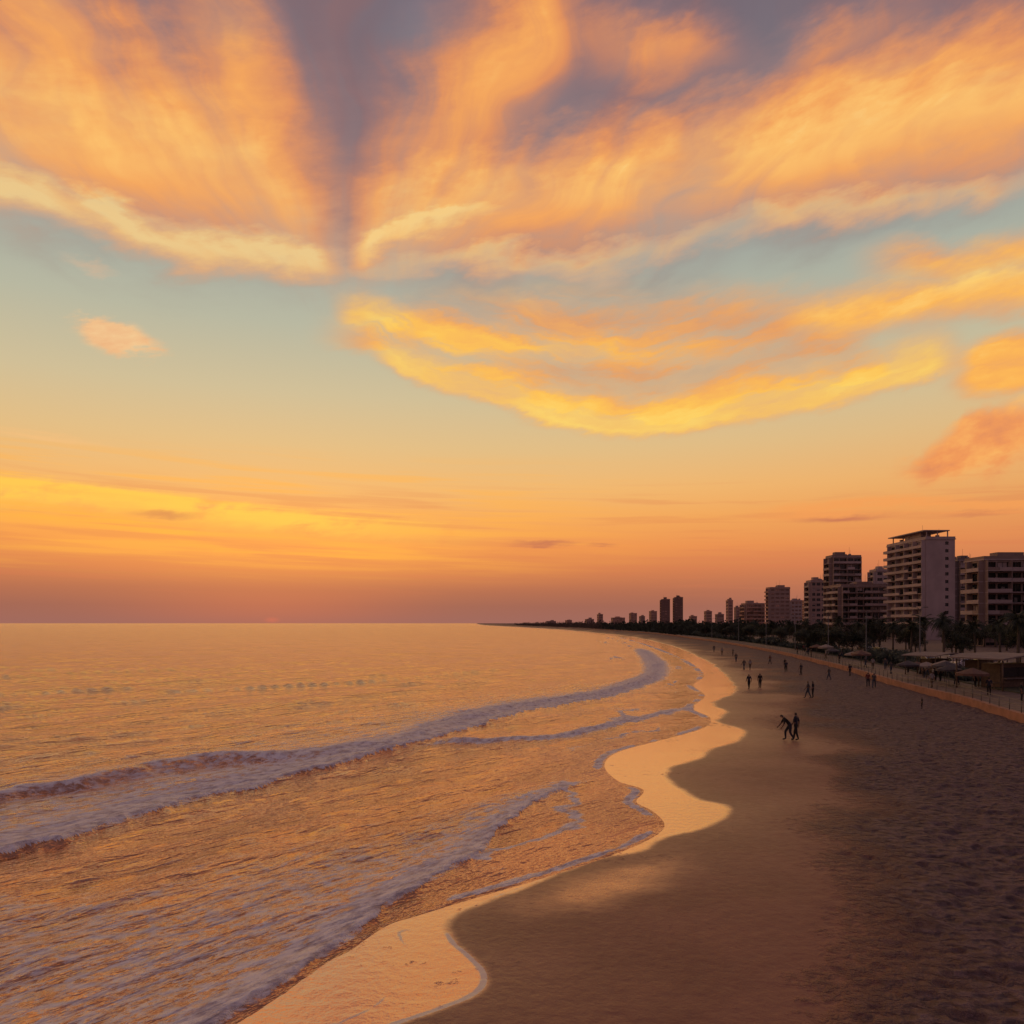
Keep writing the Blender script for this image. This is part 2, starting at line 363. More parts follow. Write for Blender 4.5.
# ---- sea
seam,b=newmat('sea_water')
pos=geopos(); fo=attr('foam'); lace=attr('lace'); far=attr('far')
px_,py_,pz_=sepxyz(pos)
rot=0.62; c_,s_=math.cos(rot),math.sin(rot)
al=px_*s_+py_*c_; ac=px_*c_-py_*s_
r0=noise2(px_*0.035,py_*0.11+ac*0.02,3,0.6)
r1=noise2(ac*0.35,al*0.12,4,0.62); r2=noise2(ac*1.7,al*0.6,4,0.65); r3=noise2(ac*7.0,al*3.0,2,0.6)
fine=noise2(ac*3.0,al*1.5,5,0.7)
vd=voro(comb(ac+(fine-0.5)*1.2,al*0.55+(fine-0.5)*0.9,0.0),1.5,'DISTANCE_TO_EDGE')
vd2=voro(comb(ac+(fine-0.5)*0.6,al*0.6+(fine-0.5)*0.5,0.0),4.6,'DISTANCE_TO_EDGE')
lc=mx(sst(0.0,0.28,vd,1.0,0.0),sst(0.0,0.24,vd2,1.0,0.0)*0.85)*sst(0.28,0.55,fine)
fm=clamp(sst(0.28,0.62,fo+(fine-0.5)*1.1)+lc*sst(0.12,0.7,lace+(r2-0.5)*1.3))
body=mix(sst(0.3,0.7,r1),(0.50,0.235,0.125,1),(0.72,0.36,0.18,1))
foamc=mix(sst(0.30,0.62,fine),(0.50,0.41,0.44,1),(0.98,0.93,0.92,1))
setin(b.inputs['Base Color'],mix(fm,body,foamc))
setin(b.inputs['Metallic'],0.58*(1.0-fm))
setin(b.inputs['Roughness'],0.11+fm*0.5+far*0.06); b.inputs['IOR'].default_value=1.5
n_=bump(r0*far,1.0,3.0); n_=bump(r1,1.0,0.62,n_); n_=bump(r2,1.0,0.20,n_); n_=bump(r3,0.7,0.02,n_); n_=bump(fo*fine,0.6,0.10,n_)
setin(b.inputs['Normal'],n_)
x,y=grid(0.75,1000)
s,_=sdist(x,y,WE)
sm=s>-3
zz=np.zeros(x.shape); foam=np.zeros(x.shape); lace=np.zeros(x.shape)
def onmask(mask,P): 
    S_=np.full(x.shape,1e3); T_=np.zeros(x.shape); a_,b_=sdist(x[mask],y[mask],P); S_[mask]=a_; T_[mask]=b_; return S_,T_
mk=sm&(y<420)&(y>3)
s1_,t1=onmask(mk,W1); sF,tF=onmask(mk,F1); s2_,t2=onmask(mk&(y<130),W2); s3,t3=onmask(mk&(y<70),W3)
jit=(fbm(x*0.5,y*0.5,4,41)-0.5); jl=(fbm(x*0.12,y*0.12,2,42)-0.5); jf=(fbm(x*2.2,y*2.2,3,43)-0.5)
def prof(s,wf,wb): return np.where(s>0,np.exp(-np.abs(s)/wb),np.exp(-(s/wf)**2))
s1j=s1_+jit*1.5+jl*1.5
a1=np.interp(t1,[0,0.15,0.3,0.42,0.6,0.8,0.95,1.0],[0.46,0.50,0.50,0.28,0.28,0.42,0.3,0.0])*(0.75+0.9*(jl+0.25))
zz+=a1*prof(s1j,0.75,2.2)
scF=np.clip(y/45,0.7,3)
sFj=sF+jit*1.6+jl*1.0+jf*0.7
aF=np.interp(tF,[0,0.2,0.4,0.6,0.8,1.0],[0.30,0.30,0.24,0.20,0.20,0.0])*(0.7+1.2*(jit+.25))
aFc=np.interp(tF,[0,0.2,0.4,0.6,0.8,1.0],[1,1,1,.9,.8,0.0])
zz+=aF*prof(sFj,0.5,1.6)
zz+=np.interp(t2,[0,0.2,0.7,1],[0,0.20,0.16,0])*prof(s2_+jit,0.6,1.8)
a3=np.interp(t3,[0,0.1,0.5,0.85,1],[0.10,0.13,0.13,0.10,0.0])
s3j=s3+jit*0.7+jf*0.3
zz+=a3*prof(s3j,0.20,0.9)*(0.7+1.2*(jit+.25))
foam+=aFc*1.25*np.where(sFj>-0.35,np.exp(-np.clip(sFj,0,99)/(3.0*scF)),0)
lace+=aFc*np.where(sF>-0.2,np.exp(-np.clip(sF,0,99)/7.5),0)*1.2
foam+=0.9*np.interp(t1,[0,0.45,0.55,0.97,1],[0.0,0.0,0.9,0.9,0])*np.exp(-((s1_+0.5+jit)/(0.9*scF))**2)
foam+=0.7*np.interp(t1,[0,0.2,0.45,1],[0.9,0.9,0.5,0])*np.exp(-((s1j+0.1)/0.35)**2)*nsst(0.42,0.65,vn(x*0.35,y*0.35,44))
foam+=1.2*(a3/0.13)*np.where(s3j>-0.14,np.exp(-np.clip(s3j,0,99)/0.85),0)
lace+=(a3/0.13)*np.where(s3>-0.15,np.exp(-np.clip(s3,0,99)/np.interp(t3,[0,0.3,0.45,0.7,1],[9.0,8.0,4.6,1.8,0.6])),0)*1.35
foam+=0.9*np.interp(t2,[0,0.3,0.9,1],[0,0.8,0.9,0])*np.exp(-((s2_+0.4+jit)/0.7)**2)
foam+=0.8*np.exp(-((s-0.02)/(0.12+0.004*y))**2)*nsst(0.2,0.55,vn(x*0.4,y*0.4,71))*(y<400)
foam+=0.75*np.exp(-((s-6-jit*5)/0.8)**2)*nsst(0.35,0.65,vn(x*0.08,y*0.05,72))*(y>60)*(y<400)
foam+=0.7*np.exp(-((s-2.6-jit*2.5)/0.35)**2)*nsst(0.35,0.65,vn(x*0.15,y*0.12,73))*(y>25)*(y<140)
foam+=0.75*np.exp(-((s-14-jit*8)/0.9)**2)*nsst(0.5,0.75,vn(x*0.06,y*0.04,74))*(y>90)*(y<400)
rot=0.62; ac=x*math.cos(rot)-y*math.sin(rot); al=x*math.sin(rot)+y*math.cos(rot)
fade=nsst(0.3,6,s)*(1-nsst(300,1000,y)); fnear=1-nsst(120,260,y)
zz+=fade*((fbm(ac*0.16,al*0.05,3,51)-0.5)*0.60*nsst(3,15,s)+fnear*((fbm(ac*0.55,al*0.22,3,52)-0.5)*0.32+(fbm(ac*1.5,al*0.6,2,53)-0.5)*0.10))
for (sx_,sy_,lev,am,sd,tw) in [(0.055,0.012,.56,.40,61,.016),(0.05,0.010,.47,.40,66,.016),(0.07,0.012,.52,.28,76,.02)]:
    c1=fbm(ac*sx_+sd,al*sy_+3,2,sd); zz+=am*np.exp(-((c1-lev)/tw)**2)*nsst(0.42,0.65,vn(ac*0.02,al*0.015,sd+1))*nsst(14,35,s)*(1-nsst(90,150,y))
zz+=0.006
farA=nsst(60,500,np.hypot(x,y))
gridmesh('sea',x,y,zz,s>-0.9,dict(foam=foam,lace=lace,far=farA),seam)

# ------------------------------------------------------------------ mesh builder
class MB:
    def __init__(s): s.v=[];s.f=[];s.m=[];s.sm=[]
    def add(s,vs,fs,mi=0,smooth=False):
        o=len(s.v); s.v+= [tuple(v) for v in vs]
        for f in fs: s.f.append([i+o for i in f]); s.m.append(mi); s.sm.append(smooth)
    def box(s,x0,x1,y0,y1,z0,z1,mi=0):
        s.add([(x0,y0,z0),(x1,y0,z0),(x1,y1,z0),(x0,y1,z0),(x0,y0,z1),(x1,y0,z1),(x1,y1,z1),(x0,y1,z1)],
              [(0,3,2,1),(4,5,6,7),(0,1,5,4),(1,2,6,5),(2,3,7,6),(3,0,4,7)],mi)
    def tube(s,pts,rad,n=8,mi=0,cap=True):
        pts=[Vector(p) for p in pts]; rings=[]
        for i,p in enumerate(pts):
            d=(pts[min(i+1,len(pts)-1)]-pts[max(i-1,0)]).normalized()
            u=d.orthogonal().normalized() if abs(d.z)<0.99 else Vector((1,0,0)); w=d.cross(u).normalized(); u=w.cross(d)
            rings.append([p+(u*math.cos(2*math.pi*k/n)+w*math.sin(2*math.pi*k/n))*rad[i] for k in range(n)])
        vs=[v for r in rings for v in r]; fs=[]
        for i in range(len(pts)-1):
            for k in range(n): fs.append((i*n+k,i*n+(k+1)%n,(i+1)*n+(k+1)%n,(i+1)*n+k))
        if cap: fs.append(tuple(range(n))[::-1]); fs.append(tuple((len(pts)-1)*n+k for k in range(n)))
        s.add(vs,fs,mi,True)
    def mesh(s,name,mats):
        me=bpy.data.meshes.new(name); me.from_pydata(s.v,[],s.f); me.update()
        for mt in mats: me.materials.append(mt)
        me.polygons.foreach_set('material_index',s.m); me.polygons.foreach_set('use_smooth',s.sm); return me
def place(name,me,loc,rz=0,sc=1):
    ob=bpy.data.objects.new(name,me); ob.location=loc; ob.rotation_euler=(0,0,rz); ob.scale=(sc,)*3; scene.collection.objects.link(ob); return ob

# ------------------------------------------------------------------ promenade
pave=simple('paving',(0.15,0.10,0.085),0.75,0.3,1.5); wallm=simple('concrete_wall',(0.36,0.17,0.11),0.8,0.2,0.8)
asph=simple('asphalt',(0.05,0.05,0.052),0.85,0.2,0.5); grassm=simple('planting_soil',(0.05,0.055,0.035),0.9,0.3,0.4)
KBs=[tuple(p) for p in KB]
def offs(P,dst):
    P=[np.array(p) for p in P]; out=[]
    for i in range(len(P)):
        d=P[min(i+1,len(P)-1)]-P[max(i-1,0)]; d/=np.linalg.norm(d); out.append(P[i]+np.array([d[1],-d[0]])*dst)
    return out
K=[tuple(p) for p in catmull(KBs,6)]
def strip(name,d0,d1,z,mat,th=None,K=K):
    a=offs(K,d0); bb=offs(K,d1); mb=MB(); n=len(a)
    vs=[(p[0],p[1],z) for p in a]+[(p[0],p[1],z) for p in bb]
    mb.add(vs,[(i,n+i,n+i+1,i+1) for i in range(n-1)],0)
    if th:
        vs=[(p[0],p[1],z) for p in a]+[(p[0],p[1],z-th) for p in a]; mb.add(vs,[(i,i+1,n+i+1,n+i) for i in range(n-1)],0)
        vs=[(p[0],p[1],z) for p in bb]+[(p[0],p[1],z-th) for p in bb]; mb.add(vs,[(i,n+i,n+i+1,i+1) for i in range(n-1)],0)
    return place(name,mb.mesh(name,[mat]),(0,0,0))
PZ=0.80
strip('sea_wall',0,0.5,PZ+0.10,wallm,1.3)
strip('promenade',0.5,7.0,PZ,pave,0.9)
strip('planting_bed',7.0,11,PZ+0.10,grassm,0.9)
strip('coast_road',11,23,PZ-0.12,asph,0.9)
strip('road_marking',16.9,17.05,PZ-0.112,simple('road_paint',(0.7,0.7,0.66),0.6,0.05,1))
strip('pavement',23,260,PZ,pave,0.9)

# ------------------------------------------------------------------ buildings
white=simple('painted_render',(0.44,0.34,0.33),0.75,0.12,0.15); grey=simple('grey_render',(0.22,0.165,0.16),0.8,0.12,0.15); tan=simple('tan_render',(0.29,0.205,0.18),0.8,0.12,0.15)
darkr=simple('dark_render',(0.24,0.145,0.12),0.8,0.12,0.15); farr=simple('hazed_render',(0.52,0.30,0.23),0.85,0.12,0.1)  # farr: distance haze put into the facade colour
midr=simple('hazed_render_mid',(0.38,0.255,0.22),0.85,0.12,0.1)  # lighter brownish facade tone, stands in for haze at distance
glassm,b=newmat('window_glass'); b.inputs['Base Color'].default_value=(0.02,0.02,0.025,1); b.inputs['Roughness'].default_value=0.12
fglass=simple('hazed_window_glass',(0.28,0.165,0.13),0.6,0.1,1)  # far panes painted in haze colour instead of dark glass
frame=simple('window_frame',(0.12,0.11,0.11),0.5,0.1,1)
def building(w,d,h,wall,balc_front=True,balc_side=True,bd=1.5,fh=3.15,roof='slab',bay=3.6,blankfront=False,seed=0):
    rb=random.Random(seed); mb=MB(); nf=max(2,int(round(h/fh))); fh=h/nf
    mb.box(0.35,w-0.35,0.35,d-0.35,0,h,2)
    for side in ('f','l','r','b'):
        L=w if side in 'fb' else d
        n=max(1,int(round(L/bay))); bw=L/n
        bal=(side=='f' and balc_front) or (side=='l' and balc_side)
        def put(u0,u1,v0,v1,z0,z1,mi):
            if side=='f': mb.box(u0,u1,-v1,-v0,z0,z1,mi)
            elif side=='b': mb.box(u0,u1,d+v0,d+v1,z0,z1,mi)
            elif side=='l': mb.box(-v1,-v0,u0,u1,z0,z1,mi)
            else: mb.box(w+v0,w+v1,u0,u1,z0,z1,mi)
        e0=0.0 if side in 'fb' else 0.36; e1=L-e0
        if blankfront and side=='f':
            cx=L*0.72
            put(0,cx-0.7,-0.36,0,0,h,0); put(cx+0.7,L,-0.36,0,0,h,0)
            for k in range(nf):
                put(cx-0.7,cx+0.7,-0.36,0,k*fh,k*fh+1.0,0); put(cx-0.7,cx+0.7,-0.36,-0.003,k*fh+2.3,(k+1)*fh,0)
            continue
        for k in range(nf):
            z0=k*fh
            sill=0.25 if bal else 1.0
            put(e0,e1,-0.36,0,z0,z0+sill,0); put(e0,e1,-0.36,0,z0+fh-0.55,z0+fh,0)
            for j in range(n+1):
                uc=j*bw; pw=0.45 if bal else 0.8
                a=max(e0,uc-pw/2-(0.35 if (j in(0,n)) else 0)); bb=min(e1,uc+pw/2+(0.35 if j in(0,n) else 0))
                if bb>a: put(a,bb,-0.357,-0.003,z0+sill,z0+fh-0.55,0)
            for j in range(n):
                uc=(j+0.5)*bw; put(uc-0.04,uc+0.04,-0.33,-0.2,z0+sill,z0+fh-0.55,3)
                if rb.random()<.25:
                    put(j*bw+bw*.15,j*bw+bw*.85,-0.345,-0.335,z0+sill+rb.uniform(0,1),z0+fh-0.55,1)
            if bal and k>0:
                put(0.25,L-0.25,0.003,bd,z0-0.12,z0+0.10,1)
                for j in range(n):
                    if rb.random()<.88: put(max(.25,j*bw+.03),min(L-.25,(j+1)*bw-.03),bd-0.12,bd+0.02,z0+0.10,z0+rb.choice([.95,1.0,1.0,1.05]),rb.choice([1,1,1,0]))
                    if rb.random()<.3: put(j*bw+bw*.3,j*bw+bw*.55,0.01,0.5,z0+0.1,z0+1.6,3)
                for j in range(0,n+1,2):
                    uc=min(max(j*bw,0.35),L-0.35); put(uc-0.1,uc+0.1,0.003,bd-0.125,z0+0.1,z0+fh-0.123,0)
    mb.box(-0.3,w+0.3,-0.3,d+0.3,h+0.003,h+0.35,1)
    mb.box(-0.1,w+0.1,-0.1,0.15,h+0.35,h+1.2,0); mb.box(-0.1,w+0.1,d-0.15,d+0.1,h+0.35,h+1.2,0)
    mb.box(-0.1,0.15,0.15,d-0.15,h+0.35,h+1.197,0); mb.box(w-0.15,w+0.1,0.15,d-0.15,h+0.35,h+1.197,0)
    a0=rb.uniform(.1,.45); mb.box(w*a0,w*(a0+.35),d*0.2,d*0.6,h+0.35,h+rb.uniform(2.2,4.0),0)
    if roof=='canopy':
        mb.box(-1.2,w*0.8,-0.4,d*0.9,h+3.4,h+3.8,1)
        for qx in (0.3,w*0.4,w*0.75):
            for qy in (0.3,d*0.45,d*0.85): mb.box(qx,qx+0.35,qy,qy+0.35,h+0.35,h+3.4,0)
    for i in range(5):
        ax=rb.uniform(0.1,0.8)*w; ay=rb.uniform(0.1,0.8)*d
        mb.box(ax,ax+1.2,ay,ay+1.0,h+0.35,h+rb.uniform(1.4,2.4),1)
    for i in range(3):
        ax=rb.uniform(.2,.8)*w; ay=rb.uniform(.1,.5)*d; mb.tube([(ax,ay,h+.3),(ax,ay,h+rb.uniform(3,7))],[0.06,0.04],5,3)
    return mb
bseed=[0]
def put_building(name,px0,pxc,px1,ytop,Yd,wall,far=False,**kw):
    bseed[0]+=1
    Xc=(pxc-512)/F*Yd; w=(px1-pxc)/F*Yd; dpt=max(8,Xc*F/(px0-512)-Yd) if px0<pxc else 14
    dpt=min(dpt,60)
    h=(HY-ytop)/F*Yd+CH-PZ-1.2
    if kw.get('roof')=='canopy': h-=2.6
    mb=building(w,dpt,h,wall,seed=bseed[0],**kw)
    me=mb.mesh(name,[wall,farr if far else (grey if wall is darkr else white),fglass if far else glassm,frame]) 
    return place(name,me,(Xc,Yd,PZ))
put_building('apartment_building',965,984,1060,556,230,tan)
put_building('apartment_tower',887,926,955,530,320,white,balc_front=False,blankfront=True,roof='canopy',bd=1.8)
put_building('apartment_building',950,958,978,558,350,grey)
put_building('apartment_building',826,832,861,555,405,tan,roof='slab')
put_building('apartment_building',829,841,886,584,372,tan)
put_building('apartment_building',870,876,890,569,440,white,balc_front=False)
put_building('apartment_building',806,811,826,580,500,midr,balc_front=False)
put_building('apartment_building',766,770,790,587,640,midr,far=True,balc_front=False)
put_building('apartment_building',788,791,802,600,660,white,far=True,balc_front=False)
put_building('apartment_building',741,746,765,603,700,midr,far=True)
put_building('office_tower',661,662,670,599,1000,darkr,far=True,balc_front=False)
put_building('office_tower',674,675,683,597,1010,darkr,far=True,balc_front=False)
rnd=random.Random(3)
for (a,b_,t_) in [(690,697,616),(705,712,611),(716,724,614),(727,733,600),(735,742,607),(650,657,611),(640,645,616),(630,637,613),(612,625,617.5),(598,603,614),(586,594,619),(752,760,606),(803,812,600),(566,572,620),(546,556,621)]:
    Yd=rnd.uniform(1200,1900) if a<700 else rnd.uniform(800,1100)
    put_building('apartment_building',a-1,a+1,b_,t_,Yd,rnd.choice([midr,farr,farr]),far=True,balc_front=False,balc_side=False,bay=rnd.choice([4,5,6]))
put_building('apartment_building',1060,1085,1160,540,200,grey)

# ------------------------------------------------------------------ vegetation
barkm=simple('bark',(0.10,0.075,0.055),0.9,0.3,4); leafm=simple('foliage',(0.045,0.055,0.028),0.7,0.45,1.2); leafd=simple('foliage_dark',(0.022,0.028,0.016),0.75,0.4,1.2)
hazedl=simple('hazed_foliage',(0.12,0.08,0.055),0.8,0.3,.2)  # farthest trees: haze painted in as a paler brown
def palm(seed,h=7.0):
    r=random.Random(seed); mb=MB()
    lean=(r.uniform(-.5,.5),r.uniform(-.4,.4)); pts=[];rd=[]
    for i in range(12):
        t=i/11; pts.append((lean[0]*t*t,lean[1]*t*t,h*t)); rd.append(0.24-0.09*t+(0.02 if i%2 else 0)+(0.08 if i==0 else 0))
    mb.tube(pts,rd,9,0); top=Vector(pts[-1])
    for k in range(40):
        a=k*2.399+r.uniform(-.2,.2); el0=r.uniform(-0.5,1.25); Lf=r.uniform(2.3,3.1)
        p=top.copy(); dirv=Vector((math.cos(a)*math.cos(el0),math.sin(a)*math.cos(el0),math.sin(el0))); N=9; pp=[p.copy()]
        for i in range(N):
            dirv.z-=0.17; dirv.normalize(); p=p+dirv*Lf/N; pp.append(p.copy())
        mb.tube(pp,[0.035*(1-i/(N+1)) +0.006 for i in range(N+1)],4,1,False)
        for i in range(1,N+1):
            q=pp[i]; d=(pp[i]-pp[i-1]).normalized(); sd=d.cross(Vector((0,0,1))).normalized()
            ll=0.62*math.sin(math.pi*(0.18+0.75*i/N))
            for sgn in (-1,1):
                for o in (0,0.5):
                    q0=q-d*(Lf/N)*o; e=q0+sd*sgn*ll+d*0.28-Vector((0,0,0.22+r.uniform(0,.15)))
                    wv=d*0.075
                    mb.add([q0-wv,q0+wv,e],[(0,1,2)],1 if r.random()<.6 else 2)
    return mb.mesh('palm_tree',[barkm,leafm,leafd])
def broad(seed,h=6.5,R=2.6,nl=2600):
    r=random.Random(seed); mb=MB(); mb.tube([(0,0,0),(0.05,0,h*.2),(0.1,0.05,h*.42)],[0.24,0.19,0.15],8,0)
    cl=[]
    for k in range(13):
        a=k*2.4+r.uniform(-.4,.4); rad=R*r.uniform(.25,.9); zz=h*r.uniform(.38,.92)
        c=Vector((math.cos(a)*rad,math.sin(a)*rad,zz)); cl.append((c,R*r.uniform(.25,.45)))
        mb.tube([(0.1,0.05,h*.38),(c.x*.5,c.y*.5,h*.38+(c.z-h*.38)*.6),tuple(c)],[0.10,0.06,0.02],5,0,False)
    for i in range(nl):
        c,cr=r.choice(cl); v=Vector((r.gauss(0,1),r.gauss(0,1),r.gauss(0,.8))); v=v.normalized()*cr*(r.random()**.4)*1.15
        q=c+v; s_=r.uniform(.08,.18); u=Vector((r.gauss(0,1),r.gauss(0,1),r.gauss(0,1))).normalized(); w=u.orthogonal().normalized()
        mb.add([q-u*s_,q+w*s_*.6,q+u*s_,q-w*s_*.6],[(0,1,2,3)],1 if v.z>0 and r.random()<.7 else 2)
    return mb.mesh('broadleaf_tree',[barkm,leafm,leafd])
palms=[palm(i,6.6+i*0.5) for i in range(3)]; broads=[broad(10+i,6.0+0.5*i) for i in range(3)]
def onland(px,Yd): return ((px-512)/F*Yd,Yd,PZ)
for i,(px,Yd,sc) in enumerate([(911,150,0.93),(944,142,1.0),(925,190,.95),(893,200,.9),(870,215,.95),(1018,120,.95),(975,160,.9),(858,250,.9),(838,270,1),(820,300,.95),(806,330,1.),(790,350,.9),(1000,170,1.),(960,175,.85),(880,240,.9),(772,380,1.),(755,410,1.)]):
    place('palm_tree',palms[i%3],onland(px,Yd),i*1.3,sc)
r=random.Random(9)
def along(off,Yd):
    a=offs(K,off); return float(np.interp(Yd,[p[1] for p in a],[p[0] for p in a]))
for i in range(110):
    Yd=150*math.exp(r.random()*1.35); off=r.uniform(8,10.5) if i%3==0 else r.uniform(24,75)
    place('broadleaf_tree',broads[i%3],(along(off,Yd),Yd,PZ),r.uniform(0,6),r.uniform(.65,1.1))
hv=[(90*math.exp(r.random()*1.9),r.uniform(7.4,10.6),r.random()) for i in range(26000)]
mb=MB(); a=offs(K,7.0); Ys=[p[1] for p in a]; Xs=[p[0] for p in a]
for Yd,of,zr in hv:
    X=np.interp(Yd,Ys,Xs)+(of-7.0)*1.05; s_=r.uniform(.08,.2)*(1+Yd/200); hh=1.3+0.7*math.sin(Yd*.11)+.5*math.sin(Yd*.47)
    q=Vector((X,Yd,PZ+.1+zr*max(.5,hh))); u=Vector((r.gauss(0,1),r.gauss(0,.6),r.gauss(0,1))).normalized(); w=u.orthogonal().normalized()
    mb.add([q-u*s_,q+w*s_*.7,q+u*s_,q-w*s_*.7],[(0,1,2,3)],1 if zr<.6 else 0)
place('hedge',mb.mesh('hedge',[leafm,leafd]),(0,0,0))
mb=MB()
for i in range(14000):
    Yd=420*math.exp(r.random()*1.8); aoff=r.choice([9,26,40,60,90])
    KX=np.interp(Yd,[p[1] for p in KBs],[p[0] for p in KBs]); X=KX+aoff+r.uniform(-5,5)
    clump=math.sin(X*0.21)+math.sin(Yd*0.13)+math.sin(Yd*0.041+X*.03)
    hh=max(1.5,5.6+clump*1.5); s_=r.uniform(.5,1.3); zc=PZ+r.uniform(0,hh)
    u=Vector((r.gauss(0,1),r.gauss(0,.4),r.gauss(0,1))).normalized(); w=Vector((-u.z,0,u.x))
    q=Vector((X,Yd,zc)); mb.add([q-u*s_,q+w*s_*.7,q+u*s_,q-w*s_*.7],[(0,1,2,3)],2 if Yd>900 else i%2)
place('distant_tree_row',mb.mesh('distant_tree_row',[leafm,leafd,hazedl]),(0,0,0))

# ------------------------------------------------------------------ cars, lamps, pavilion, parasols
paintw,b=newmat('car_paint_white'); b.inputs['Base Color'].default_value=(0.5,0.47,0.47,1); b.inputs['Roughness'].default_value=0.25; b.inputs['Coat Weight'].default_value=0.6
paintd,b=newmat('car_paint_dark'); b.inputs['Base Color'].default_value=(0.05,0.05,0.06,1); b.inputs['Roughness'].default_value=0.25; b.inputs['Coat Weight'].default_value=0.6
rubber=simple('tyre_rubber',(0.02,0.02,0.02),0.8,0.2,4); metalm=simple('galvanised_metal',(0.16,0.15,0.15),0.5,0.1,3,0.8)
def car(paint):
    mb=MB()
    prof_=[(-2.15,.35),(-2.2,.62),(-2.1,.88),(-1.35,.98),(-0.65,1.42),(0.75,1.46),(1.55,1.02),(2.1,.92),(2.2,.6),(2.15,.35)]
    def hw(z): return 0.88 if z<0.95 else 0.88-0.2*(z-0.95)/0.5
    n=len(prof_); vs=[(p[0],-hw(p[1]),p[1]) for p in prof_]+[(p[0],hw(p[1]),p[1]) for p in prof_]
    mb.add(vs,[tuple(range(n)),tuple(range(2*n-1,n-1,-1))]+[(i,n+i,n+(i+1)%n,(i+1)%n) for i in range(n)],0)
    for sy in (-1,1):
        def sp(xx,z): return (xx,sy*(hw(z)+0.008),z)
        mb.add([sp(-1.15,1.02),sp(-0.6,1.36),sp(0.0,1.38),sp(0.0,1.02)],[(0,1,2,3)],1)
        mb.add([sp(0.08,1.02),sp(0.08,1.38),sp(0.7,1.39),sp(1.35,1.05)],[(0,1,2,3)],1)
        for wx in (-1.35,1.35):
            vs=[];N=16
            for k in range(N): vs.append((wx+.33*math.cos(k*2*math.pi/N),sy*.70,.33+.33*math.sin(k*2*math.pi/N)))
            for k in range(N): vs.append((wx+.33*math.cos(k*2*math.pi/N),sy*.90,.33+.33*math.sin(k*2*math.pi/N)))
            for k in range(N): vs.append((wx+.2*math.cos(k*2*math.pi/N),sy*.905,.33+.2*math.sin(k*2*math.pi/N)))
            mb.add(vs,[(k,(k+1)%N,N+(k+1)%N,N+k) for k in range(N)]+[(N+k,N+(k+1)%N,2*N+(k+1)%N,2*N+k) for k in range(N)],2)
            mb.add(vs[2*N:],[tuple(range(N))],3)
    mb.add([(-1.27,-.75,1.035),(-1.27,.75,1.035),(-.70,.68,1.40),(-.70,-.68,1.40)],[(0,1,2,3)],1)
    mb.add([(1.50,-.75,1.06),(1.50,.75,1.06),(.83,.68,1.43),(.83,-.68,1.43)],[(0,3,2,1)],1)
    for sy in (-.62,.62):
        mb.box(-2.215,-2.15,sy-.16,sy+.16,.66,.8,3); mb.box(2.15,2.215,sy-.16,sy+.16,.68,.82,4)
    return mb.mesh('parked_car',[paint,glassm,rubber,metalm,simple('tail_lamp',(0.3,0.02,0.02),0.3,.05,1)])
cw=car(paintw); cd=car(paintd)
for i,(px,Yd,rz) in enumerate([(925,128,1.9),(963,118,0.25),(1003,108,0.15),(900,150,1.8),(880,172,1.9),(948,140,1.8),(985,128,.2),(866,190,1.8)]):
    place('parked_car',cw if i in (0,1,2,5) else cd,((px-512)/F*Yd,Yd,PZ+0.005),rz)
def lamp(h=8.5):
    mb=MB(); mb.tube([(0,0,0),(0,0,.5),(0,0,.55),(0,0,h)],[.14,.14,.09,.05],8,0)
    for s_ in (-1,1):
        mb.tube([(0,0,h-.1),(s_*.6,0,h+.25),(s_*1.3,0,h+.3)],[.04,.035,.03],6,0); mb.box(s_*1.3-.3,s_*1.3+.3,-.12,.12,h+.24,h+.36,0)
    return mb.mesh('street_lamp',[metalm])
lm=lamp()
for i,Yd in enumerate([105,135,165,200,240,290,350]):
    place('street_lamp',lm,(along(6.5,Yd),Yd,PZ),0.5)
wood=simple('timber',(0.12,0.075,0.05),0.7,.2,3); roofm=simple('canvas_roof',(0.22,0.17,0.16),.8,.15,1)
def pavilion():
    mb=MB()
    N=14
    for i in range(N):
        a0=-5+10*i/N; a1=-5+10*(i+1)/N; z0=3.1+0.5*math.cos(a0/5*1.4); z1=3.1+.5*math.cos(a1/5*1.4)
        mb.add([(a0,-3,z0),(a1,-3,z1),(a1,3,z1),(a0,3,z0),(a0,-3,z0-.14),(a1,-3,z1-.14),(a1,3,z1-.14),(a0,3,z0-.14)],[(0,1,2,3),(4,7,6,5),(0,4,5,1),(3,2,6,7),(0,3,7,4),(1,5,6,2)],0)
    for xx in (-4.6,-1.5,1.5,4.6):
        for yy in (-2.6,2.6): mb.tube([(xx,yy,0),(xx,yy,3.0)],[.08,.08],8,1)
    mb.box(-1.4,3.2,0.2,2.4,0,2.5,1); mb.box(-1.2,3.0,-.35,.197,.95,1.05,0); mb.box(-1.0,2.8,0.12,.198,1.15,2.1,2)
    for xx in (-3.8,-2.4): mb.box(xx-.4,xx+.4,-1.4,-.6,.7,.75,1); mb.tube([(xx,-1,0),(xx,-1,.7)],[.04,.04],6,1)
    return mb.mesh('beach_pavilion',[roofm,wood,glassm])
pv=pavilion()
place('beach_pavilion',pv,((1012-512)/F*82,82,PZ),0.35); place('beach_pavilion',pv,((938-512)/F*104,104,PZ),0.5,.8); place('beach_pavilion',pv,((985-512)/F*100,100,PZ),0.6,.8)
